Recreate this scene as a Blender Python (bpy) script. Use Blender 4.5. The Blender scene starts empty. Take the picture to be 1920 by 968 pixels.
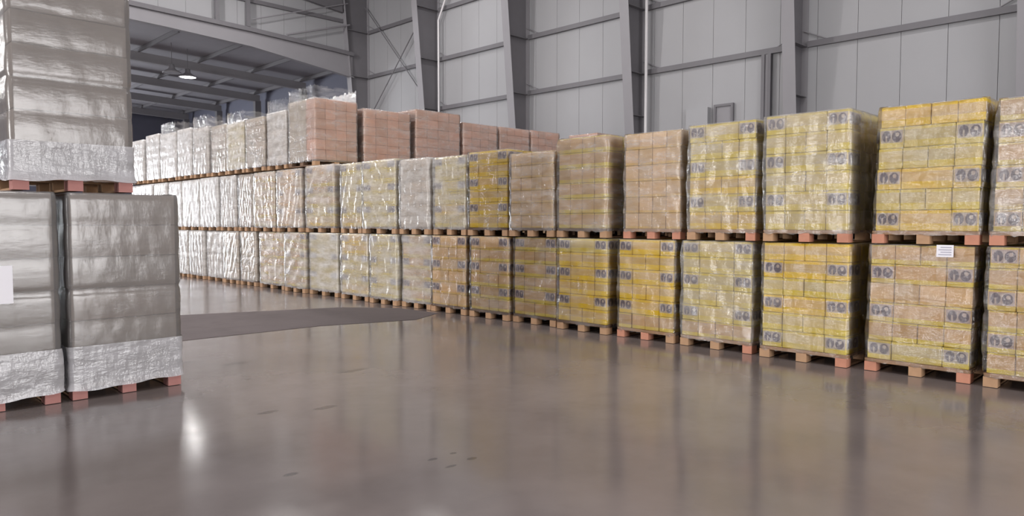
import bpy, bmesh, math, random
import numpy as np
from mathutils import Matrix, Vector

SC = bpy.context.scene
COL = SC.collection

# ------------------------------------------------------------------ camera
YAW, PITCH, FPX = math.radians(45.04), math.radians(-2.834), 1360.0
F = Vector((math.cos(YAW) * math.cos(PITCH), math.sin(YAW) * math.cos(PITCH), math.sin(PITCH)))
R = Vector((math.sin(YAW), -math.cos(YAW), 0.0))
U = R.cross(F)
cam_data = bpy.data.cameras.new('camera')
cam_data.sensor_width = 36.0
cam_data.lens = FPX / 1920.0 * 36.0
cam_data.clip_end = 300
cam = bpy.data.objects.new('camera', cam_data)
COL.objects.link(cam)
M3 = Matrix((R, U, -F)).transposed()
cam.matrix_world = Matrix.Translation((0, 0, 1.65)) @ M3.to_4x4()
SC.camera = cam

# ------------------------------------------------------------------ world, light, exposure
SC.view_settings.view_transform = 'Standard'
SC.view_settings.look = 'None'
SC.view_settings.gamma = 1.0
SC.view_settings.use_curve_mapping = False
SC.view_settings.exposure = 0.0
world = bpy.data.worlds.new('overcast_sky')
SC.world = world
world.use_nodes = True
wb = world.node_tree.nodes['Background']
wb.inputs[0].default_value = (0.80, 0.88, 1.0, 1)
wb.inputs[1].default_value = 1.0


def area_light(name, loc, direction, sx, sy, watts, colour=(1, 1, 1), spread=None):
    d = bpy.data.lights.new(name, 'AREA')
    d.shape = 'RECTANGLE'
    d.size, d.size_y = sx, sy
    d.energy = watts
    d.color = colour
    if spread:
        d.spread = math.radians(spread)
    o = bpy.data.objects.new(name, d)
    COL.objects.link(o)
    o.location = loc
    o.rotation_euler = Vector(direction).to_track_quat('-Z', 'Y').to_euler()
    return o


# area lights added under the unseen tall roof for general light
LAMP_C = (1.0, 0.965, 0.95)
for yy in (-8, 4, 16, 28):
    for xx in (-9, 3, 15):
        area_light('tall_hall_fill', (xx, yy, 13.6), (0, 0, -1), 1.6, 5.0, 400, LAMP_C)
# daylight through the open dock doors at the far end of the low hall
area_light('dock_door_daylight', (5.0, 60.6, 3.0), (0, -1, 0), 13, 5.2, 5200, (0.93, 0.96, 1.0))
# fill lights added behind the camera, at made-up gates in left and back walls
area_light('left_fill_light', (-23.6, 8, 3.4), (1, 0, 0.0), 12, 6, 4400, (1.0, 0.975, 0.96))
area_light('back_fill_light', (3, -17.6, 3.4), (0, 1, 0.0), 12, 6, 3000, (1.0, 0.975, 0.965))
# area lights added out of view to brighten the low hall
for yy in (39, 47, 55):
    area_light('low_hall_fill', (-6, yy, 10.2), (0, 0, -1), 3, 3, 500, LAMP_C)


# ------------------------------------------------------------------ helpers
def srgb(r, g, b):
    f = lambda c: (c / 255 / 12.92) if c / 255 <= 0.04045 else ((c / 255 + 0.055) / 1.055) ** 2.4
    return (f(r), f(g), f(b), 1)


class NT:
    """small node tree writer"""
    def __init__(self, name):
        self.m = bpy.data.materials.new(name)
        self.m.use_nodes = True
        self.t = self.m.node_tree
        self.t.nodes.clear()
        self.out = self.n('ShaderNodeOutputMaterial')

    def n(self, kind, **kw):
        nd = self.t.nodes.new(kind)
        for k, v in kw.items():
            setattr(nd, k, v)
        return nd

    def l(self, a, b):
        self.t.links.new(a, b)

    def val(self, sock, v):
        if hasattr(v, 'node'):
            self.l(v, sock)
        else:
            sock.default_value = v

    def math(self, op, a, b=0.0, c=0.0, clamp=False):
        nd = self.n('ShaderNodeMath', operation=op, use_clamp=clamp)
        for s, v in zip(nd.inputs, (a, b, c)):
            self.val(s, v)
        return nd.outputs[0]

    def mix(self, fac, a, b):
        nd = self.n('ShaderNodeMix', data_type='RGBA')
        self.val(nd.inputs[0], fac)
        self.val(nd.inputs[6], a)
        self.val(nd.inputs[7], b)
        return nd.outputs[2]

    def coord(self, which):
        return self.n('ShaderNodeTexCoord').outputs[which]

    def geo_pos(self):
        return self.n('ShaderNodeNewGeometry').outputs['Position']

    def mapping(self, vec, scale=(1, 1, 1), rot=(0, 0, 0), loc=(0, 0, 0)):
        nd = self.n('ShaderNodeMapping')
        self.l(vec, nd.inputs[0])
        nd.inputs[1].default_value = loc
        nd.inputs[2].default_value = rot
        nd.inputs[3].default_value = scale
        return nd.outputs[0]

    def noise(self, vec, scale, detail=3, rough=0.5):
        nd = self.n('ShaderNodeTexNoise')
        self.l(vec, nd.inputs['Vector'])
        nd.inputs['Scale'].default_value = scale
        nd.inputs['Detail'].default_value = detail
        nd.inputs['Roughness'].default_value = rough
        return nd.outputs['Fac']

    def ramp(self, fac, lo, hi, a=0.0, b=1.0):
        nd = self.n('ShaderNodeMapRange', interpolation_type='SMOOTHSTEP')
        self.l(fac, nd.inputs[0])
        for i, v in enumerate((lo, hi, a, b)):
            nd.inputs[i + 1].default_value = v
        return nd.outputs[0]

    def bump(self, h, strength, dist=0.01):
        nd = self.n('ShaderNodeBump')
        self.l(h, nd.inputs['Height'])
        nd.inputs['Strength'].default_value = strength
        nd.inputs['Distance'].default_value = dist
        return nd.outputs[0]

    def principled(self, colour, rough=0.6, metal=0.0, normal=None, spec=None):
        p = self.n('ShaderNodeBsdfPrincipled')
        self.val(p.inputs['Base Color'], colour)
        self.val(p.inputs['Roughness'], rough)
        p.inputs['Metallic'].default_value = metal
        if spec is not None:
            p.inputs['Specular IOR Level'].default_value = spec
        if normal is not None:
            self.l(normal, p.inputs['Normal'])
        return p.outputs[0]

    def done(self, shader):
        self.l(shader, self.out.inputs[0])
        return self.m


def simple_mat(name, colour, rough=0.6, metal=0.0, grain=0.12, gscale=6.0):
    t = NT(name)
    nz = t.noise(t.geo_pos(), gscale, 4)
    dark = tuple(c * (1 - grain) for c in colour[:3]) + (1,)
    lite = tuple(min(1, c * (1 + grain)) for c in colour[:3]) + (1,)
    return t.done(t.principled(t.mix(nz, dark, lite), rough, metal))


def emit_mat(name, colour, strength):
    t = NT(name)
    e = t.n('ShaderNodeEmission')
    e.inputs[0].default_value = colour
    e.inputs[1].default_value = strength
    return t.done(e.outputs[0])


def carton_mat(name, body, band, band_lo, band_hi, printed, ink=srgb(84, 76, 92)):
    """kraft carton face: printed colour bands along the lower and upper edge, block print on some"""
    t = NT(name)
    uv = t.n('ShaderNodeUVMap').outputs[0]
    sep = t.n('ShaderNodeSeparateXYZ')
    t.l(uv, sep.inputs[0])
    u, v = sep.outputs[0], sep.outputs[1]
    rnd = t.n('ShaderNodeObjectInfo').outputs['Random']
    nz = t.noise(t.geo_pos(), 7.0, 4)
    b2 = tuple(c * 0.86 for c in body[:3]) + (1,)
    col = t.mix(nz, b2, body)
    tint = t.mix(rnd, (0.86, 0.86, 0.84, 1), (1.06, 1.03, 1.0, 1))
    mul = t.n('ShaderNodeMix', data_type='RGBA', blend_type='MULTIPLY')
    mul.inputs[0].default_value = 1.0
    t.l(col, mul.inputs[6]); t.l(tint, mul.inputs[7])
    col = mul.outputs[2]
    if band:
        lo = t.math('LESS_THAN', v, band_lo)
        hi = t.math('GREATER_THAN', v, 1 - band_hi)
        on = t.math('MAXIMUM', lo, hi)
        worn = t.ramp(t.noise(t.geo_pos(), 3.5, 2), 0.25, 0.6, 0.45, 1.0)
        col = t.mix(t.math('MULTIPLY', on, worn), col, band)
    if printed:
        def rect(u0, u1, v0, v1):
            a = t.math('MULTIPLY', t.math('GREATER_THAN', u, u0), t.math('LESS_THAN', u, u1))
            b = t.math('MULTIPLY', t.math('GREATER_THAN', v, v0), t.math('LESS_THAN', v, v1))
            return t.math('MULTIPLY', a, b)
        def blob(cu, cv, ru, rv):
            a = t.math('DIVIDE', t.math('SUBTRACT', u, cu), ru)
            b = t.math('DIVIDE', t.math('SUBTRACT', v, cv), rv)
            return t.math('LESS_THAN', t.math('ADD', t.math('MULTIPLY', a, a), t.math('MULTIPLY', b, b)), 1.0)
        panel = rect(0.04, 0.96, 0.26, 0.88)
        col = t.mix(t.math('MULTIPLY', panel, 0.72), col, srgb(158, 148, 156))
        marks = t.math('MAXIMUM', blob(0.28, 0.58, 0.18, 0.27), blob(0.71, 0.56, 0.20, 0.27))
        inner = t.math('MAXIMUM', rect(0.24, 0.31, 0.30, 0.62), blob(0.73, 0.66, 0.08, 0.10))
        marks = t.math('MULTIPLY', marks, t.math('SUBTRACT', 1.0, inner))
        col = t.mix(t.math('MULTIPLY', marks, 0.85), col, ink)
    bmp = t.bump(t.noise(t.geo_pos(), 60, 2), 0.15, 0.003)
    return t.done(t.principled(col, 0.72, normal=bmp))


def film_mat(name, milk_lo, milk_hi, gloss=0.16, wrinkle=0.5, tint=(0.90, 0.885, 0.88, 1)):
    """stretch film: clear glossy skin with milky overlaps and wrinkles"""
    t = NT(name)
    pos = t.geo_pos()
    w1 = t.noise(t.mapping(pos, (5, 5, 16), (0.5, 0.3, 0.2)), 1.0, 4, 0.6)
    w2 = t.noise(t.mapping(pos, (14, 14, 5), (0.2, 0.6, 0.1)), 1.0, 4, 0.6)
    h = t.math('ADD', w1, t.math('MULTIPLY', w2, 0.8))
    nrm = t.bump(h, wrinkle, 0.035)
    streak = t.ramp(t.noise(t.mapping(pos, (2.2, 2.2, 7), (0.35, 0.2, 0.3)), 1.0, 5, 0.65), 0.35, 0.72, milk_lo, milk_hi)
    tr = t.n('ShaderNodeBsdfTransparent')
    gl = t.n('ShaderNodeBsdfGlossy')
    gl.inputs['Roughness'].default_value = gloss
    gl.inputs['Color'].default_value = (0.95, 0.95, 0.95, 1)
    t.l(nrm, gl.inputs['Normal'])
    fr = t.n('ShaderNodeFresnel')
    fr.inputs[0].default_value = 1.5
    t.l(nrm, fr.inputs[1])
    df = t.n('ShaderNodeBsdfDiffuse')
    df.inputs[0].default_value = tint
    t.l(nrm, df.inputs['Normal'])
    tl = t.n('ShaderNodeBsdfTranslucent')
    tl.inputs[0].default_value = tint
    m0 = t.n('ShaderNodeMixShader'); m0.inputs[0].default_value = 0.25
    t.l(df.outputs[0], m0.inputs[1]); t.l(tl.outputs[0], m0.inputs[2])
    m1 = t.n('ShaderNodeMixShader')
    t.l(streak, m1.inputs[0]); t.l(tr.outputs[0], m1.inputs[1]); t.l(m0.outputs[0], m1.inputs[2])
    m2 = t.n('ShaderNodeMixShader')
    t.l(t.math('MULTIPLY', fr.outputs[0], 1.15, clamp=True), m2.inputs[0])
    t.l(m1.outputs[0], m2.inputs[1]); t.l(gl.outputs[0], m2.inputs[2])
    return t.done(m2.outputs[0])


class MB:
    """collects boxes, cylinders and loose faces; links them as one mesh object"""
    def __init__(self):
        self.v, self.f = [], []

    def add(self, verts, faces):
        o = len(self.v)
        self.v += [tuple(p) for p in verts]
        self.f += [tuple(i + o for i in q) for q in faces]
        return self

    def box(self, x0, x1, y0, y1, z0, z1):
        return self.add([(x0, y0, z0), (x1, y0, z0), (x1, y1, z0), (x0, y1, z0), (x0, y0, z1), (x1, y0, z1), (x1, y1, z1), (x0, y1, z1)],
                        [(0, 3, 2, 1), (4, 5, 6, 7), (0, 1, 5, 4), (1, 2, 6, 5), (2, 3, 7, 6), (3, 0, 4, 7)])

    def hexa(self, b, t):
        return self.add(list(b) + list(t), [(0, 3, 2, 1), (4, 5, 6, 7), (0, 1, 5, 4), (1, 2, 6, 5), (2, 3, 7, 6), (3, 0, 4, 7)])

    def bar(self, a, b, r, n=8):
        a, b = Vector(a), Vector(b)
        d = (b - a).normalized()
        s = d.orthogonal().normalized()
        t = d.cross(s)
        vs = []
        for c in (a, b):
            for i in range(n):
                k = 2 * math.pi * i / n
                vs.append(c + r * (math.cos(k) * s + math.sin(k) * t))
        fs = [(i, (i + 1) % n, n + (i + 1) % n, n + i) for i in range(n)]
        fs += [tuple(range(n - 1, -1, -1)), tuple(range(n, 2 * n))]
        return self.add(vs, fs)

    def lathe(self, prof, n=24):
        o = []
        for r, z in prof:
            for i in range(n):
                k = 2 * math.pi * i / n
                o.append((r * math.cos(k), r * math.sin(k), z))
        fs = []
        for j in range(len(prof) - 1):
            for i in range(n):
                a, b = j * n + i, j * n + (i + 1) % n
                fs.append((a, b, b + n, a + n))
        return self.add(o, fs)

    def mesh(self, name, mat):
        m = bpy.data.meshes.new(name)
        m.from_pydata(self.v, [], self.f)
        m.materials.append(mat)
        m.update()
        return m

    def build(self, name, mat, parent=None, loc=None):
        o = bpy.data.objects.new(name, self.mesh(name, mat))
        COL.objects.link(o)
        if parent:
            o.parent = parent
        if loc:
            o.location = loc
        return o


def link(name, mesh, parent=None, loc=(0, 0, 0), rz=0.0):
    o = bpy.data.objects.new(name, mesh)
    COL.objects.link(o)
    o.parent = parent
    o.location = loc
    o.rotation_euler = (0, 0, rz)
    return o


def empty(name, loc, rz=0.0):
    o = bpy.data.objects.new(name, None)
    COL.objects.link(o)
    o.location = loc
    o.rotation_euler = (0, 0, rz)
    return o


def tag(o, label=None, cat=None, group=None, kind=None):
    for k, v in (('label', label), ('category', cat), ('group', group), ('kind', kind)):
        if v:
            o[k] = v
    return o


def smooth(o):
    for p in o.data.polygons:
        p.use_smooth = True


# ------------------------------------------------------------------ materials
def floor_material(name, base, rough_lo, rough_hi, spec):
    t = NT(name)
    pos = t.geo_pos()
    n1 = t.noise(pos, 0.35, 5, 0.6)
    n2 = t.noise(pos, 2.5, 5, 0.65)
    n3 = t.noise(t.mapping(pos, (1.2, 5, 1), (0, 0, 0.7)), 1.0, 4)
    a = tuple(c * 0.80 for c in base[:3]) + (1,)
    b = tuple(c * 1.14 for c in base[:3]) + (1,)
    col = t.mix(t.ramp(n1, 0.3, 0.7), a, b)
    col = t.mix(t.ramp(n2, 0.45, 0.75, 0, 0.35), col, tuple(c * 0.72 for c in base[:3]) + (1,))
    sep = t.n('ShaderNodeSeparateXYZ')
    t.l(pos, sep.inputs[0])
    # rubber scuffs and oil spots, each at its own place on the slab
    mask = None
    wob = t.math('MULTIPLY', t.math('SUBTRACT', t.noise(pos, 14, 3), 0.5), 1.6)
    for (x, y, rx, ry) in ((2.28, 4.33, .055, .03), (3.12, 3.91, .04, .025), (3.31, 3.91, .03, .02), (3.33, 3.73, .045, .025),
                           (3.12, 3.71, .05, .02), (3.63, 8.21, .16, .06), (3.28, 8.71, .10, .05), (4.4, 6.9, .2, .05), (3.33, 5.69, .12, .05), (2.9, 5.9, .1, .04)):
        dx = t.math('DIVIDE', t.math('SUBTRACT', sep.outputs[0], x), rx)
        dy = t.math('DIVIDE', t.math('SUBTRACT', sep.outputs[1], y), ry)
        d = t.math('ADD', t.math('ADD', t.math('MULTIPLY', dx, dx), t.math('MULTIPLY', dy, dy)), wob)
        m = t.ramp(d, 0.4, 1.3, 1, 0)
        mask = m if mask is None else t.math('MAXIMUM', mask, m)
    col = t.mix(t.math('MULTIPLY', mask, 0.6), col, srgb(52, 48, 50))
    rg = t.math('ADD', t.ramp(n1, 0.3, 0.7, rough_lo, rough_hi), t.math('MULTIPLY', n3, 0.06))
    bmp = t.bump(t.math('ADD', n2, t.math('MULTIPLY', n3, 0.6)), 0.05, 0.02)
    return t.done(t.principled(col, rg, normal=bmp, spec=spec))


M_FLOOR = floor_material('polished_concrete', srgb(119, 110, 108), 0.08, 0.19, 0.65)
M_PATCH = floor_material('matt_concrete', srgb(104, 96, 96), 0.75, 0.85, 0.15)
M_PANEL = simple_mat('white_cladding', srgb(156, 156, 159), 0.55, 0, 0.03, 1.2)
M_STEEL = simple_mat('grey_painted_steel', srgb(136, 134, 138), 0.55, 0.0, 0.06, 2)
M_STEEL_D = simple_mat('dark_grey_steel', srgb(108, 106, 110), 0.55, 0.0, 0.08, 3)
M_ROOF = simple_mat('dark_roof_sheet', srgb(138, 136, 142), 0.7, 0, 0.08, 1)
M_LOWWALL = simple_mat('blue_grey_wall_sheet', srgb(104, 106, 122), 0.7, 0, 0.06, 1)
M_PIPE = simple_mat('white_pipe', srgb(214, 212, 214), 0.4, 0, 0.03)
M_TEAL = simple_mat('dark_teal', srgb(44, 66, 84), 0.5, 0, 0.1)
M_WOOD = simple_mat('pallet_wood', srgb(176, 140, 108), 0.8, 0, 0.2, 9)
M_WOOD_R = simple_mat('red_stained_wood', srgb(190, 132, 108), 0.8, 0, 0.2, 9)
M_WOOD_P = simple_mat('pink_painted_wood', srgb(176, 124, 118), 0.8, 0, 0.15, 9)
M_WOOD_D = simple_mat('shaded_pallet_wood', srgb(120, 94, 74), 0.85, 0, 0.2, 9)  # darker copy of pallet_wood, with shade put into the colour
M_PAPER = simple_mat('paper', srgb(232, 230, 236), 0.6, 0, 0.02)
M_INK = simple_mat('faint_ink', srgb(170, 168, 182), 0.6, 0, 0.02)
M_LENS = emit_mat('lit_lamp_lens', (1, 0.98, 0.97, 1), 9)
M_LENS_OFF = simple_mat('unlit_lamp_lens', srgb(170, 170, 175), 0.3)

YEL = srgb(226, 192, 26)
YEL2 = srgb(216, 194, 74)
STY = {
    'yellow': (srgb(214, 184, 118), YEL, 0.36, 0.16),
    'pale':   (srgb(212, 194, 142), YEL2, 0.34, 0.14),
    'tan':    (srgb(206, 172, 126), YEL2, 0.24, 0.08),
    'brown':  (srgb(218, 186, 142), srgb(214, 178, 92), 0.16, 0.05),
    'red':    (srgb(220, 180, 160), None, 0, 0),
    'grey':   (srgb(160, 148, 138), None, 0, 0),
    'white':  (srgb(206, 192, 176), None, 0, 0),
}
CM = {}
for k, (b, y, lo, hi) in STY.items():
    CM[k, 0] = carton_mat('carton_' + k, b, y, lo, hi, False)
    CM[k, 1] = carton_mat('carton_' + k + '_printed', b, y, lo, hi, True) if k not in ('red', 'grey', 'white') else CM[k, 0]
FILM = {  # milkier films also carry the far loads' bright reflections in their colour
    'clear': film_mat('clear_stretch_film', 0.0, 0.22, 0.10, 0.62),
    'hazy': film_mat('hazy_stretch_film', 0.10, 0.36, 0.12, 0.45),
    'misty': film_mat('misty_stretch_film', 0.26, 0.60, 0.16, 0.35),
    'milky': film_mat('milky_stretch_film', 0.35, 0.75, 0.26, 0.22),
    'thick': film_mat('white_sheen_film', 0.5, 0.92, 0.28, 0.2, (0.93, 0.92, 0.92, 1)),
    'stack': film_mat('grey_stretch_film', 0.42, 0.52, 0.2, 0.07, (0.36, 0.345, 0.342, 1)),
    'band': film_mat('white_film_band', 0.62, 0.92, 0.22, 0.35, (0.62, 0.61, 0.635, 1)),
}

# ------------------------------------------------------------------ the setting
WALL_X = 22.7
GAB_Y = 34.05
COLS_Y = [3.87 + 6 * k for k in range(-3, 6)]


def structure(name, parent=None):
    o = empty(name, (0, 0, 0))
    o['kind'] = 'structure'
    return o


fl = MB().box(-24, WALL_X, -18, 62, -0.3, 0.0).build('floor', M_FLOOR)
fl['kind'] = 'structure'
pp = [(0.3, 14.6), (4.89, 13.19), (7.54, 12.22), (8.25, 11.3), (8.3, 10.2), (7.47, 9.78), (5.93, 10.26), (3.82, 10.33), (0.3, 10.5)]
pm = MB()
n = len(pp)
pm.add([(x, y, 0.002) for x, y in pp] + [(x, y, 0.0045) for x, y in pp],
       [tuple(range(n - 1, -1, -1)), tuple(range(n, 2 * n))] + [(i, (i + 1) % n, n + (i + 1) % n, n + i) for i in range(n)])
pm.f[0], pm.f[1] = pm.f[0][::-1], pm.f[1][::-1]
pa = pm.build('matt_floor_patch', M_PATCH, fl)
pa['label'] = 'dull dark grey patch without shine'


def panel_wall(name, axis, at, a0, a1, z0, z1, thick, step=1.2):
    """sandwich panels side by side with an open joint, in front of a dark backing"""
    w = MB()
    if axis == 'x':
        w.box(at + 0.06, at + thick, a0, a1, z0, z1)
    else:
        w.box(a0, a1, at + 0.06, at + thick, z0, z1)
    root = w.build(name, M_STEEL_D)
    root['kind'] = 'structure'
    mesh = None
    k = int(round((a1 - a0) / step))
    s = (a1 - a0) / k
    j = 0.006
    m = MB()
    if axis == 'x':
        m.box(0, 0.06, j, s - j, 0, z1 - z0)
    else:
        m.box(j, s - j, 0, 0.06, 0, z1 - z0)
    me = m.mesh('panel', M_PANEL)
    for i in range(k):
        a = a0 + i * s
        link('panel', me, root, (at, a, z0) if axis == 'x' else (a, at, z0))
    return root


panel_wall('wall_right', 'x', WALL_X, -18, 34.4, 0, 14.6, 0.3)
o = MB().box(WALL_X, WALL_X + .3, 34.4, 62, 0, 12).build('wall_right', M_LOWWALL)
o['kind'] = 'structure'
panel_wall('wall_gable', 'y', GAB_Y, -24, WALL_X, 10.75, 16.5, 0.3)
o = MB().box(-24.3, -24, -18, 2, 0, 17).box(-24.3, -24, 14, 62, 0, 17).box(-24.3, -24, 2, 14, 6.4, 17).build('wall_left', M_PANEL)  # opening made up for the added left fill light
o['kind'] = 'structure'
o = MB().box(-24.3, -3, -18.3, -18, 0, 17).box(9, 23, -18.3, -18, 0, 17).box(-3, 9, -18.3, -18, 6.4, 17).build('wall_back', M_PANEL)  # opening made up for the fill light added at the back
o['kind'] = 'structure'
# far wall of the low hall, with the open dock doorways
fw = MB()
fw.box(-24.3, -1.5, 62, 62.3, 0, 12).box(11.5, 23, 62, 62.3, 0, 12).box(-1.5, 11.5, 62, 62.3, 5.6, 12)
o = fw.build('wall_far', M_LOWWALL)
o['kind'] = 'structure'
# roofs
rf = MB().hexa([(-24.3, -18.3, 16.8), (23, -18.3, 14.6), (23, 34.3, 14.6), (-24.3, 34.3, 16.8)],
               [(-24.3, -18.3, 17.0), (23, -18.3, 14.8), (23, 34.3, 14.8), (-24.3, 34.3, 17.0)]).build('ceiling', M_ROOF)
rf['kind'] = 'structure'
rf = MB().hexa([(-24.3, 34.3, 11.8), (23, 34.3, 10.2), (23, 62.3, 10.2), (-24.3, 62.3, 11.8)],
               [(-24.3, 34.3, 12.0), (23, 34.3, 10.4), (23, 62.3, 10.4), (-24.3, 62.3, 12.0)]).build('ceiling', M_ROOF)
rf['kind'] = 'structure'


def depth_at(z):
    return 0.36 + 0.088 * z


WORDS = ['zero', 'first', 'second', 'third', 'fourth', 'fifth', 'sixth', 'seventh', 'eighth', 'ninth', 'tenth', 'eleventh', 'twelfth',
         'thirteenth', 'fourteenth', 'fifteenth', 'sixteenth', 'seventeenth', 'eighteenth', 'nineteenth', 'twentieth', 'twenty-first',
         'twenty-second', 'twenty-third', 'twenty-fourth', 'twenty-fifth', 'twenty-sixth', 'twenty-seventh']

# tapered portal columns
for i, yc in enumerate(COLS_Y):
    root = empty('steel_column', (WALL_X, yc, 0))
    root['kind'] = 'structure'
    H = 13.8
    d0, d1 = depth_at(0), depth_at(H)
    hw = 0.2
    MB().hexa([(-d0, -hw, 0), (-d0 + .02, -hw, 0), (-d0 + .02, hw, 0), (-d0, hw, 0)],
              [(-d1, -hw, H), (-d1 + .02, -hw, H), (-d1 + .02, hw, H), (-d1, hw, H)]).build('inner_flange', M_STEEL, root)
    MB().box(-0.03, -0.008, -hw, hw, 0, H).build('outer_flange', M_STEEL, root)
    MB().hexa([(-d0 + .02, -.008, 0), (-.03, -.008, 0), (-.03, .008, 0), (-d0 + .02, .008, 0)],
              [(-d1 + .02, -.008, H), (-.03, -.008, H), (-.03, .008, H), (-d1 + .02, .008, H)]).build('web', M_STEEL_D, root)
    for z in (5.55, 7.1, 9.45, 11.85):
        d = depth_at(z)
        MB().box(-d + .02, -.03, -hw + .01, hw - .01, z - .01, z + .01).build('stiffener', M_STEEL_D, root)
    # rafter of the frame, rising away from the wall
    if i >= 6:
        MB().hexa([(-d1, -.1, H - 1.1), (-d1 - 16, -.1, H + 0.55), (-d1 - 16, .1, H + 0.55), (-d1, .1, H - 1.1)],
                  [(-d1, -.1, H + .75), (-d1 - 16, -.1, H + 1.45), (-d1 - 16, .1, H + 1.45), (-d1, .1, H + .75)]).build('rafter', M_STEEL_D, root)

# wall rails (girts), one per bay
for b in range(len(COLS_Y) - 1):
    y0, y1 = COLS_Y[b] + 0.21, COLS_Y[b + 1] - 0.21
    for z in (7.16, 9.5, 11.87):
        r = MB()
        r.box(-.12, 0, y0, y1, z - .09, z - .075).box(-.12, 0, y0, y1, z + .075, z + .09).box(-.12, -.105, y0, y1, z - .075, z + .075)
        g = r.build('wall_rail', M_STEEL_D, None, (WALL_X - .004, 0, 0))
        g['kind'] = 'structure'
        MB().bar((-.06, y0 - .12, z + .42), (-.06, y0 + .55, z + .10), 0.02).build('rail_brace', M_STEEL, g)
        MB().bar((-.06, y1 + .12, z + .42), (-.06, y1 - .55, z + .10), 0.02).build('rail_brace', M_STEEL, g)

# the beam over the opening to the low hall: flange lines, deep haunched web
bm = empty('header_beam', (0, GAB_Y - .25, 0))
bm['kind'] = 'structure'


def slab_poly(top, bot, y0, y1):
    m = MB()
    k = len(top)
    vs = [(x, y0, z) for x, z in top] + [(x, y0, z) for x, z in bot] + [(x, y1, z) for x, z in top] + [(x, y1, z) for x, z in bot]
    fs = []
    for i in range(k - 1):
        a, b_, c, d = i, i + 1, k + i, k + i + 1
        fs += [(a, b_, d, c), (2 * k + b_, 2 * k + a, 2 * k + c, 2 * k + d), (a, 2 * k + a, 2 * k + b_, b_), (c, d, 2 * k + d, 2 * k + c)]
    fs += [(0, k, 3 * k, 2 * k), (k - 1, 3 * k - 1, 4 * k - 1, 2 * k - 1)]
    return m.add(vs, fs)


BX = [-24, -6, 6, 12, 16, 20.5, 21.7]
BT = [11.6, 11.35, 11.2, 11.05, 10.95, 10.75, 10.68]
BB = [10.9, 10.6, 10.45, 10.25, 10.05, 9.5, 9.35]
slab_poly(list(zip(BX, [z - .2 for z in BT])), list(zip(BX, [z + .04 for z in BB])), -.01, .01).build('web', M_STEEL, bm)
slab_poly(list(zip(BX, BT)), list(zip(BX, [z - .2 for z in BT])), -.16, .16).build('top_flange', M_STEEL_D, bm)
slab_poly(list(zip(BX, [z + .04 for z in BB])), list(zip(BX, BB)), -.15, .15).build('bottom_flange', M_STEEL, bm)
# rails and posts on the gable above it
for z in (12.3, 14.3):
    g = MB().box(-24, 21.7, -.12, 0, z - .09, z + .09).build('gable_rail', M_STEEL_D, None, (0, GAB_Y - .004, 0))
    g['kind'] = 'structure'
for x in (14.45, 15.95, 9.0, 3.0, -3.0):
    g = MB().box(-.09, .09, -.16, 0, 11.0, 15).build('gable_post', M_STEEL_D, None, (x, GAB_Y - .13, 0))
    g['kind'] = 'structure'
br = MB().bar((16.1, -.08, 11.35), (21.4, -.08, 13.2), .03).bar((17.9, -.08, 10.95), (21.5, -.08, 12.1), .05)
g = br.build('gable_brace', M_STEEL, None, (0, GAB_Y - .25, 0))
g['kind'] = 'structure'

# low hall: rafters, right-hand columns, purlins
for y in (40.0, 46.0, 52.0, 58.0):
    r = empty('low_rafter', (0, y, 0))
    r['kind'] = 'structure'
    MB().hexa([(-24, -.01, 11.2), (22.4, -.01, 9.6), (22.4, .01, 9.6), (-24, .01, 11.2)],
              [(-24, -.01, 11.62), (22.4, -.01, 10.02), (22.4, .01, 10.02), (-24, .01, 11.62)]).build('web', M_STEEL, r)
    MB().hexa([(-24, -.12, 11.12), (22.4, -.12, 9.55), (22.4, .12, 9.55), (-24, .12, 11.12)],
              [(-24, -.12, 11.2), (22.4, -.12, 9.63), (22.4, .12, 9.63), (-24, .12, 11.2)]).build('bottom_flange', M_STEEL, r)
    MB().box(22.0, 22.4, -.15, .15, 0, 9.6).build('post', M_STEEL_D, r)
for x in range(-20, 23, 3):
    z = 10.2 + (22.7 - x) * 1.6 / 47 - .11
    g = MB().box(-.04, .04, 34.6, 61.8, z - .1, z + .1).build('roof_purlin', M_STEEL_D, None, (x, 0, 0))
    g['kind'] = 'structure'

# bracing rods in the end bay of the right wall
yb0, yb1 = COLS_Y[-2] + .2, COLS_Y[-1] - .2
for (ya, za, yb, zb, lb) in ((yb1, 13.2, yb0, 7.3, 'steel bracing rod falling towards the near column in the end bay'),
                             (yb1, 6.9, yb0, 12.4, 'steel bracing rod rising towards the near column in the end bay')):
    o = MB().bar((WALL_X - .28, ya, za), (WALL_X - .28, yb, zb), .028).build('bracing_rod', M_STEEL_D)
    o['kind'] = 'structure'
# rain pipes beside two columns
o = MB().bar((0, 0, 0), (0, 0, 13.5), .055, 12).build('rain_pipe', M_PIPE, None, (WALL_X - .42, 15.42, 0))
tag(o, 'straight white rain pipe beside the column behind the pink-brown loads', 'pipe')
q = MB()
q.bar((0, 0, 0), (0, 0, 11.3), .045, 12).bar((0, 0, 11.3), (0, -.95, 12.9), .045, 12)
o = q.build('rain_pipe', M_PIPE, None, (WALL_X - .30, 27.42, 0))
tag(o, 'thin pale rain pipe with a kinked top beside the second-farthest column', 'pipe')
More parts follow.
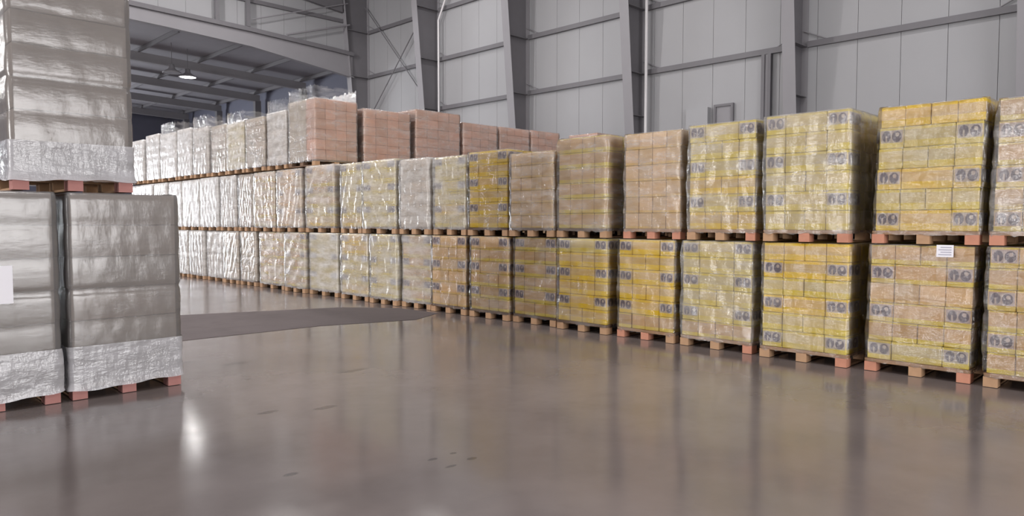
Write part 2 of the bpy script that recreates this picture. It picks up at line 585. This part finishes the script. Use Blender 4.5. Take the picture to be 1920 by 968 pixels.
# dark twin post and the small square hatch
t_ = empty('door_post', (WALL_X - .12, 10.97, 0))
tag(t_, 'dark grey twin steel post standing under the lowest wall rail', 'post')
MB().box(-.05, .05, -.16, -.05, 0, 7.06).build('channel', M_STEEL_D, t_)
MB().box(-.05, .05, .05, .16, 0, 7.06).build('channel', M_STEEL_D, t_)
MB().box(.0, .04, -.05, .05, 0, 7.06).build('back_plate', M_STEEL, t_)
t_ = empty('wall_hatch', (WALL_X - .004, 12.5, 4.9))
tag(t_, 'small dark square wall hatch just above the yellow loads', 'hatch')
MB().box(-.10, 0, -.36, -.28, 0, .76).box(-.10, 0, .28, .36, 0, .76).box(-.10, 0, -.28, .28, .68, .76).box(-.10, 0, -.28, .28, 0, .08).build('hatch_frame', M_STEEL_D, t_)
MB().box(-.05, -.01, -.28, .28, .08, .68).build('hatch_flap', M_STEEL, t_)
# pale cabinet on the wall beside the hatch
o = MB().box(-.2, 0, -.42, .42, 0, .75).build('junction_box', M_PANEL, None, (WALL_X - .004, 13.45, 4.85))
tag(o, 'pale grey junction box on the wall beside the dark hatch', 'box')


# lamps
def high_bay(loc, lit, label, watts=150, roof=None, bare=False):
    t = empty('high_bay_lamp', loc)
    tag(t, label, 'lamp', 'high bay lamps')
    h = MB().lathe([(.06, .42), (.12, .40), (.14, .22), (.20, .16), (.42, .02), (.44, -.02), (.40, -.02), (.19, .13)]).build('housing', M_STEEL, t)
    smooth(h)
    MB().lathe([(.001, -.015), (.2, -.015), (.395, -.008), (.395, .004), (.001, .004)]).build('lens', M_LENS if lit else M_LENS_OFF, t)
    MB().bar((0, 0, .40), (0, 0, (roof or 10.2 + (23 - loc[0]) * 1.6 / 47.3) - loc[2] - .005), .015).build('suspension_rod', M_STEEL_D, t)
    if lit:
        d = bpy.data.lights.new('lamp_glow', 'POINT' if bare else 'AREA')
        if bare:
            d.shadow_soft_size = .25
        else:
            d.shape = 'DISK'
            d.size = .8
        d.energy = watts
        d.color = LAMP_C
        lo = bpy.data.objects.new('lamp_glow', d)
        COL.objects.link(lo)
        lo.parent = t
        lo.location = (0, 0, -.3 if bare else -.05)
    return t


high_bay((14.75, 38.2, 9.05), True, 'lit white high bay lamp hanging under the low dark roof')
high_bay((13.75, 37.6, 9.05), False, 'unlit high bay lamp beside the bright one under the low roof')

high_bay((19.6, 24.6, 13.5), True, 'lit high bay lamp close to the cladding of the tall hall, above the frame', 110, 14.75)
high_bay((4.0, 26.0, 13.4), True, 'unseen high bay lamp added under the tall roof to light the gable', 3800, 15.45, True)  # lamp added out of view to brighten gable and header beam

# ------------------------------------------------------------------ pallet loads
carton_cache = {}


def carton_mesh(d, w, h, mat):
    key = (round(d, 3), round(w, 3), round(h, 3), mat.name)
    if key in carton_cache:
        return carton_cache[key]
    bm_ = bmesh.new()
    bmesh.ops.create_cube(bm_, size=1.0)
    bmesh.ops.scale(bm_, vec=(d, w, h), verts=bm_.verts)
    bmesh.ops.bevel(bm_, geom=bm_.edges[:], offset=0.006, segments=1, affect='EDGES', profile=0.5)
    uvl = bm_.loops.layers.uv.new('UVMap')
    for f in bm_.faces:
        nx, ny, nz = (abs(c) for c in f.normal)
        for lp in f.loops:
            c = lp.vert.co
            if nz > 0.8:
                lp[uvl].uv = (0.02, 0.5)
            else:
                uu = (c.x / d if ny > nx else -c.y / w) + .5
                lp[uvl].uv = (uu, c.z / h + .5)
    m = bpy.data.meshes.new('carton')
    bm_.to_mesh(m)
    bm_.free()
    m.materials.append(mat)
    carton_cache[key] = m
    return m


def film_shape(W, D, z0, z1, layers, lean, seed, rim=True, off=0.014, nu=22, nv=26, bulge=0.012, creep=0.012, flare=0.0):
    """numpy: a closed skin round the load, dented at the layer joints, wrinkled"""
    rg = np.random.default_rng(seed)
    r = 0.045
    hx, hy = D / 2 + off, W / 2 + off
    pts, nrm = [], []
    def side(ax, ay, bx, by, nx, ny, k):
        for i in range(k):
            f = i / k
            pts.append((ax + (bx - ax) * f, ay + (by - ay) * f)); nrm.append((nx, ny))
    def corner(cx, cy, a0, k=4):
        for i in range(k):
            a = a0 + math.pi / 2 * i / k
            pts.append((cx + r * math.cos(a), cy + r * math.sin(a))); nrm.append((math.cos(a), math.sin(a)))
    side(hx - r, -hy, hx - r, -hy, 0, -1, 0)
    corner(hx - r, -hy + r, -math.pi / 2); side(hx, -hy + r, hx, hy - r, 1, 0, nu // 2)
    corner(hx - r, hy - r, 0); side(hx - r, hy, -hx + r, hy, 0, 1, nu)
    corner(-hx + r, hy - r, math.pi / 2); side(-hx, hy - r, -hx, -hy + r, -1, 0, nu)
    corner(-hx + r, -hy + r, math.pi); side(-hx + r, -hy, hx - r, -hy, 0, -1, nu)
    P = np.array(pts); N = np.array(nrm); n_ = len(P)
    s = np.arange(n_) / n_ * 2 * math.pi
    zz = np.linspace(0, 1, nv)
    H = z1 - z0
    Z = np.repeat(zz[:, None], n_, 1)
    S = np.repeat(s[None], nv, 0)
    dsp = np.zeros((nv, n_))
    for _ in range(9):
        a, b, ph = int(rg.integers(3, 26)), rg.uniform(-26, 26), rg.uniform(0, 6.28)
        dsp += rg.uniform(.2, 1) * np.sin(a * S + b * Z + ph)
    dsp *= creep / 3.2
    dsp += rg.normal(0, creep * .22, dsp.shape)
    joint = np.abs(np.sin(math.pi * Z * layers))
    dsp += bulge * (joint ** (.22 if bulge > .013 else .5) - .6)
    belly = rg.uniform(-.012, .016) * np.sin(math.pi * Z)
    dsp += belly
    dsp += flare * np.maximum(0, 1 - Z / .14) ** 1.3
    dsp = np.maximum(dsp, -off * .75)
    V = np.zeros((nv, n_, 3))
    V[..., 0] = P[None, :, 0] + N[None, :, 0] * dsp
    V[..., 1] = P[None, :, 1] + N[None, :, 1] * dsp + lean * Z * H
    V[..., 2] = z0 + Z * H
    V[0, :, 2] += (rg.normal(0, .008, n_) if rim else .012 * np.sin(3 * s + seed) + .006 * np.sin(11 * s)) - .01
    rows = [V]
    if rim:
        T = V[-1:].copy()
        T[..., 0] -= N[None, :, 0] * .07
        T[..., 1] -= N[None, :, 1] * .07
        T[..., 2] += .006
        rows.append(T)
    V = np.concatenate(rows, 0)
    k = V.shape[0]
    idx = np.arange(k * n_).reshape(k, n_)
    a = idx[:-1]; b = np.roll(idx, -1, 1)[:-1]; c = np.roll(idx, -1, 1)[1:]; d = idx[1:]
    faces = np.stack([a, b, c, d], -1).reshape(-1, 4)
    return V.reshape(-1, 3), faces


def np_obj(name, V, Fc, mat, parent, sm=True):
    m = bpy.data.meshes.new(name)
    m.from_pydata(V.tolist(), [], Fc.tolist())
    m.materials.append(mat)
    if sm:
        m.polygons.foreach_set('use_smooth', [True] * len(m.polygons))
    m.update()
    o = bpy.data.objects.new(name, m)
    COL.objects.link(o)
    o.parent = parent
    return o


PAL_H = 0.135


def pallet(root, W, D, red, back=True):
    deck = MB()
    for i in range(3):
        y = (-W / 2 + .06, 0, W / 2 - .06)[i]
        deck.box(-D / 2, D / 2, y - .05, y + .05, 0.0, .02)
        for x in (0, D / 2 - .07):
            deck.box(x - .07, x + .07, y - .06, y + .06, .02, .095)
    for i in range(3):
        x = (-D / 2 + .06, 0, D / 2 - .06)[i]
        deck.box(x - .05, x + .05, -W / 2, W / 2, .095, .113)
    k = 7
    for i in range(k):
        x0 = -D / 2 + i * (D - .12) / (k - 1)
        deck.box(x0, x0 + .12, -W / 2, W / 2, .113, PAL_H)
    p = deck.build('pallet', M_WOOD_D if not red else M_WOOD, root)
    p['kind'] = 'stuff'
    rr = random.Random(int(W * 1000) + int(root.location.y * 100))
    for i in range(3):
        y = (-W / 2 + .06, 0, W / 2 - .06)[i]
        m = MB().box(-D / 2 - .006, -D / 2 + .13, y - .062, y + .062, .0, .1)
        mat = M_WOOD_P if red == 2 else (M_WOOD_R if (red and rr.random() < .6) else M_WOOD)
        m.build('block', mat, p)
    return p


def load(pos, W, D, height, style, film, seed, label, group, facing=0.0, layers=6, lean=0.0, detail=True, red=0, collar=0.0,
         plain=(), band=0.0, ph=1, core=None, mixed=None, slump=True):
    """one wrapped load: pallet, cartons layer by layer, stretch film"""
    rg = random.Random(seed)
    root = empty('wrapped_pallet', pos, facing)
    tag(root, label, 'pallet load', group)
    pallet(root, W, D, red)
    z0 = PAL_H
    lh = (height - z0) / layers
    w_in, d_in = W - .03, D - .03
    fd = 0.38
    inner = MB()
    for L in range(layers):
        zc = z0 + L * lh
        a_layer = (L % 2 == ph) if not plain else False
        st = style
        if mixed and L < len(mixed) and mixed[L]:
            st = mixed[L]
        dy = lean * (zc - z0 + lh / 2) + rg.uniform(-.006, .006)
        if style == 'grey':
            cuts = [(0, 1)]
        elif a_layer:
            cuts = [(0, .25), (.25, .75), (.75, 1)]
        else:
            cuts = [(0, .25), (.25, .5), (.5, .75), (.75, 1)]
        if not detail:
            cuts = [(0, .5), (.5, 1)]
        for (a, b) in cuts:
            w = (b - a) * w_in - .006
            h = lh - .004
            pr = 1 if (a_layer and b - a < .3) else 0
            me = carton_mesh(fd, w, h, CM[st, pr])
            yc = -w_in / 2 + (a + b) / 2 * w_in + dy
            xo = rg.uniform(-.004, .007)
            if detail:
                link('carton', me, root, (-d_in / 2 + fd / 2 + xo, yc, zc + lh / 2), rg.uniform(-.006, .006))
            else:
                link('carton', me, root, (-d_in / 2 + fd / 2 + xo, yc, zc + lh / 2))
        xa = -d_in / 2 + fd + .008
        nn = 2
        for i in range(nn):
            x0 = xa + i * (d_in / 2 - xa) / nn
            x1 = xa + (i + 1) * (d_in / 2 - xa) / nn - .008
            for (a, b) in ((0, .5), (.5, 1)):
                inner.box(x0, x1, -w_in / 2 + a * w_in + dy + .003, -w_in / 2 + b * w_in + dy - .003, zc, zc + lh - .004)
    ib = inner.build('inner_cartons', CM[core or style, 0], root)
    ib['kind'] = 'stuff'
    V, Fc = film_shape(W, D, z0 - .03, height + .004, layers, lean, seed, nv=layers * (8 if band else 4) + 3, creep=.0016 if band else (.012 if detail and pos[1] < 14 else .006), bulge=.016 if band else .012)
    np_obj('stretch_film', V, Fc, FILM[film], root)
    if band:
        V, Fc = film_shape(W, D, z0 - .035, z0 + band, 1, lean, seed + 77, rim=False, off=.030, nv=12, creep=.004, bulge=.0, flare=.014)
        o = np_obj('film_band', V, Fc, FILM['band'], root)
        o['label'] = 'thick white film band round the foot of the load'
    if collar:
        V, Fc = film_shape(W - .02, D - .02, height, height + collar, 1, lean, seed + 55, rim=False, off=.006, nv=5, creep=.02, bulge=0)
        k = len(V) // 5
        rg2 = np.random.default_rng(seed)
        V[-k:, 2] -= np.abs(rg2.normal(0, collar * .14, k))
        V[:, 1] += lean * height
        np_obj('film_collar', V, Fc, FILM['clear'], root)
    return root


FX = 8.44
DP = 1.2
TIER = {1: 'bottom', 2: 'middle', 3: 'top'}
DESC = {'yellow': 'bright yellow-banded carton load', 'pale': 'pale yellow carton load', 'tan': 'tan carton load', 'brown': 'brown carton load',
        'red': 'reddish-brown carton load', 'white': 'whitish film-wrapped load', 'grey': 'greyish carton load'}

# (far edge, near edge) along the row, style, film, extras
ROW1 = [
    (1.78, 0.74, 'tan', 'clear', dict(red=1, lean=0.0)),
    (2.92, 1.86, 'tan', 'clear', dict(ph=0, red=1, lean=-0.02, mixed=['pale', 0, 'tan', 'brown', 'tan', 'tan'])),
    (4.13, 3.06, 'yellow', 'clear', dict(ph=0, red=1, lean=-0.01, mixed=['pale', 'pale', 0, 'pale', 0, 0])),
    (5.28, 4.22, 'pale', 'hazy', dict(red=1, mixed=['tan', 0, 0, 0, 0, 0])),
    (6.32, 5.34, 'yellow', 'clear', dict(red=1, mixed=['tan', 0, 0, 0, 0, 0])),
    (7.45, 6.45, 'yellow', 'clear', dict(mixed=[0, 0, 0, 0, 0, 'pale'])),
    (8.47, 7.49, 'tan', 'clear', dict()),
    (9.51, 8.52, 'tan', 'clear', dict(mixed=[0, 0, 0, 'brown', 0, 'brown'])),
    (10.58, 9.58, 'brown', 'clear', dict()),
    (11.54, 10.61, 'tan', 'misty', dict()),
    (12.57, 11.61, 'pale', 'misty', dict()),
    (13.70, 12.64, 'yellow', 'misty', dict(mixed=[0, 'pale', 'pale', 'pale', 0, 0])),
    (15.06, 13.83, 'pale', 'milky', dict()),
    (16.15, 15.16, 'tan', 'misty', dict()),
    (17.55, 16.25, 'tan', 'misty', dict()),
    (18.61, 17.69, 'white', 'hazy', dict()),
    (19.60, 18.68, 'white', 'hazy', dict()),
    (20.80, 19.67, 'white', 'milky', dict()),
    (21.95, 20.90, 'white', 'milky', dict()),
    (23.00, 22.07, 'white', 'milky', dict()),
    (24.20, 23.12, 'white', 'milky', dict()),
    (25.40, 24.32, 'white', 'milky', dict()),
    (26.70, 25.55, 'white', 'milky', dict()),
]
ROW2 = [
    (1.77, 0.74, 2.87, 'tan', 'hazy', dict(ph=0, red=1, lean=-.03)),
    (2.87, 1.82, 2.90, 'yellow', 'clear', dict(ph=0, red=1, lean=-.03, mixed=[0, 'pale', 0, 'pale', 'pale', 0])),
    (4.11, 3.07, 2.93, 'pale', 'hazy', dict(red=1, lean=0.01)),
    (5.18, 4.19, 2.92, 'pale', 'hazy', dict(red=1, mixed=['yellow', 0, 'yellow', 0, 0, 0])),
    (6.24, 5.27, 2.90, 'brown', 'hazy', dict(red=1, plain=(1,))),
    (7.48, 6.48, 2.93, 'tan', 'hazy', dict(plain=(1,), lean=.0)),
    (8.50, 7.51, 2.77, 'brown', 'hazy', dict(plain=(1,))),
    (9.57, 8.55, 2.87, 'yellow', 'clear', dict()),
    (10.55, 9.61, 2.84, 'pale', 'misty', dict(mixed=[0, 'yellow', 0, 0, 0, 0])),
    (11.54, 10.61, 2.86, 'white', 'misty', dict()),
    (12.82, 11.63, 2.90, 'pale', 'misty', dict()),
    (13.71, 12.89, 2.90, 'pale', 'misty', dict(mixed=['yellow', 0, 0, 0, 0, 0])),
    (15.20, 13.95, 2.93, 'pale', 'misty', dict(mixed=['yellow', 'pale', 'tan', 'tan', 'tan', 'brown'])),
    (16.50, 15.31, 2.90, 'brown', 'misty', dict()),
    (17.75, 16.61, 2.90, 'tan', 'misty', dict()),
    (18.74, 17.87, 2.90, 'white', 'hazy', dict()),
    (19.80, 18.80, 2.90, 'white', 'milky', dict()),
    (21.05, 19.87, 2.90, 'white', 'thick', dict()),
    (22.45, 21.18, 2.89, 'white', 'thick', dict()),
    (23.60, 22.55, 2.89, 'white', 'thick', dict()),
    (24.75, 23.70, 2.89, 'white', 'thick', dict()),
    (25.9, 24.85, 2.89, 'white', 'thick', dict()),
    (27.0, 25.98, 2.89, 'white', 'thick', dict()),
]
ROW3 = [
    (17.06, 16.06, 4.31, 'white', 'milky', dict(collar=.32)),
    (18.15, 17.12, 4.27, 'white', 'hazy', dict()),
    (19.27, 18.23, 4.25, 'pale', 'milky', dict(collar=.32)),
    (20.43, 19.36, 4.30, 'white', 'hazy', dict()),
    (21.55, 20.51, 4.34, 'white', 'milky', dict(collar=.36)),
    (22.69, 21.64, 4.40, 'white', 'thick', dict()),
    (24.22, 22.92, 4.40, 'white', 'thick', dict(collar=.34)),
    (25.50, 24.33, 4.46, 'white', 'thick', dict()),
    (26.80, 25.63, 4.37, 'white', 'thick', dict()),
]
SEAM1, SEAM2 = 1.42, 2.93

LOADS = {}
for i, (a, b, st, fm, ex) in enumerate(ROW1):
    r_ = load((FX + DP / 2 + .03 * math.sin(i * 2.3), (a + b) / 2, 0.005), a - b - .04, DP, SEAM1 - .022, st, fm, 100 + i,
              '%s, %s from the near end of the bottom tier' % (DESC[st], WORDS[i + 1]), 'bottom tier of the long pallet row',
              detail=a < 16.5, **ex)
    LOADS[1, i] = r_
for i, (a, b, zt, st, fm, ex) in enumerate(ROW2):
    LOADS[2, i] = load((FX + DP / 2 + .03 * math.sin(i * 1.7 + 1), (a + b) / 2, SEAM1), a - b - .04, DP, zt - SEAM1 - .01, st, fm, 200 + i,
                       '%s, %s from the near end of the middle tier' % (DESC[st], WORDS[i + 1]), 'middle tier of the long pallet row',
                       detail=a < 16.6, **ex)
for i, (a, b, zt, st, fm, ex) in enumerate(ROW3):
    LOADS[3, i] = load((FX + DP / 2 + .03 * math.sin(i * 1.9 + 2), (a + b) / 2, SEAM2), a - b - .04, DP, zt - SEAM2, st, fm, 300 + i,
                       '%s, top tier, %s beyond the corner load' % (DESC[st], WORDS[i + 1]), 'top tier running back from the corner',
                       detail=a < 18, **ex)
# corner load and the loads of the top tier that run back towards the wall, facing along the row
ENDS = [(8.44, 9.61, 4.45, 'red', 'hazy', dict(collar=.30, core='white')), (9.74, 11.16, 4.33, 'red', 'hazy', {}), (11.28, 12.80, 4.48, 'red', 'hazy', {}),
        (12.86, 14.18, 4.30, 'red', 'hazy', {}), (14.22, 15.48, 4.31, 'red', 'hazy', {}), (15.52, 16.80, 4.33, 'red', 'hazy', {}),
        (18.6, 19.85, 4.52, 'red', 'clear', {})]
ELAB = ['reddish-brown corner load with a ragged film collar, top tier', 'plain reddish carton load next to the corner load, top tier',
        'plain reddish carton load, second behind the corner load, top tier', 'lower reddish carton load, third behind the corner load, top tier',
        'lower reddish carton load, fourth behind the corner load, top tier', 'lower reddish carton load, fifth behind the corner load, top tier',
        'red-brown load glimpsed in the gap between two tan middle-tier loads']
for i, (x0, x1, zt, st, fm, ex) in enumerate(ENDS):
    dd = 1.2
    LOADS[4, i] = load(((x0 + x1) / 2, 14.75 + dd / 2, SEAM2 + (0.02 if i else 0)), x1 - x0 - .04, dd, zt - SEAM2, st, fm, 400 + i, ELAB[i],
                       'top tier loads running back to the wall', facing=math.pi / 2, plain=(1,), **ex)

# unseen loads added behind the front ones to darken gaps and bear the top tier
HID = 'load standing in the second line, hidden behind the long pallet row'
for k in range(13):
    yb = 1.3 + k * 1.06
    for tier, (z, h) in enumerate(((0.005, SEAM1 - .03), (SEAM1 - .01, 1.44))):
        load((FX + DP * 1.5 + .12, yb, z), .98, DP, h, 'brown', 'clear', 600 + k * 2 + tier, HID, 'second line of loads', detail=False)
for k, x in enumerate((11.6, 13.0, 14.4, 15.8, 19.2)):
    for tier, (z, h) in enumerate(((0.005, SEAM1 - .03), (SEAM1 - .01, 1.50))):
        load((x, 14.75 + DP / 2, z), 1.2, DP, h, 'brown', 'clear', 700 + k * 2 + tier, HID, 'second line of loads', facing=math.pi / 2, detail=False)

# paper label on the second load of the bottom tier
lb = MB().box(-.004, 0, -.078, .078, 0, .125).build('paper_label', M_PAPER, LOADS[1, 1], (-DP / 2 - .035, -.26, 1.285))
lb['label'] = 'white paper label'
for j in range(4):
    MB().box(-.006, -.004, -.06, .06 - .02 * (j % 2), .02 + j * .025, .03 + j * .025).build('text_line', M_INK, lb)

# the tall wrapped stacks beside the camera
ST = [
    ((1.23, 8.15, 0.005), .965, 1.2, 1.912, 'greyish film-wrapped load with a white paper label, beside the taller stack', 501, .36),
    ((2.295, 8.15, 0.005), .965, 1.2, 1.912, 'greyish film-wrapped carton load standing alone at the aisle corner', 502, .36),
    ((1.89, 8.17, 1.935), 0.97, 1.2, 1.86, 'greyish film-wrapped load set across the two floor-standing ones', 503, .30),
]
for k, (pos, W, D, H, lab, sd, bd) in enumerate(ST):
    LOADS[5, k] = load(pos, W, D, H, 'grey', 'stack', sd, lab, 'grey wrapped stack by the aisle', facing=math.pi / 2, layers=6, red=2, band=bd, plain=(1,))
lb = MB().box(-.004, 0, -.11, .11, 0, .33).build('paper_label', M_PAPER, LOADS[5, 0], (-.645, -.03, .94))
lb['label'] = 'white paper label'

# dark teal upright filling the strip beside the upper stack
t_ = empty('teal_upright', (1.65, 9.25, 0))
tag(t_, 'dark teal upright rising behind the grey wrapped stack', 'post')
MB().box(-.10, .10, -.05, .05, .012, 5.2).build('upright', M_TEAL, t_)
MB().box(-.16, .16, -.12, .12, 0, .012).build('base_plate', M_TEAL, t_)
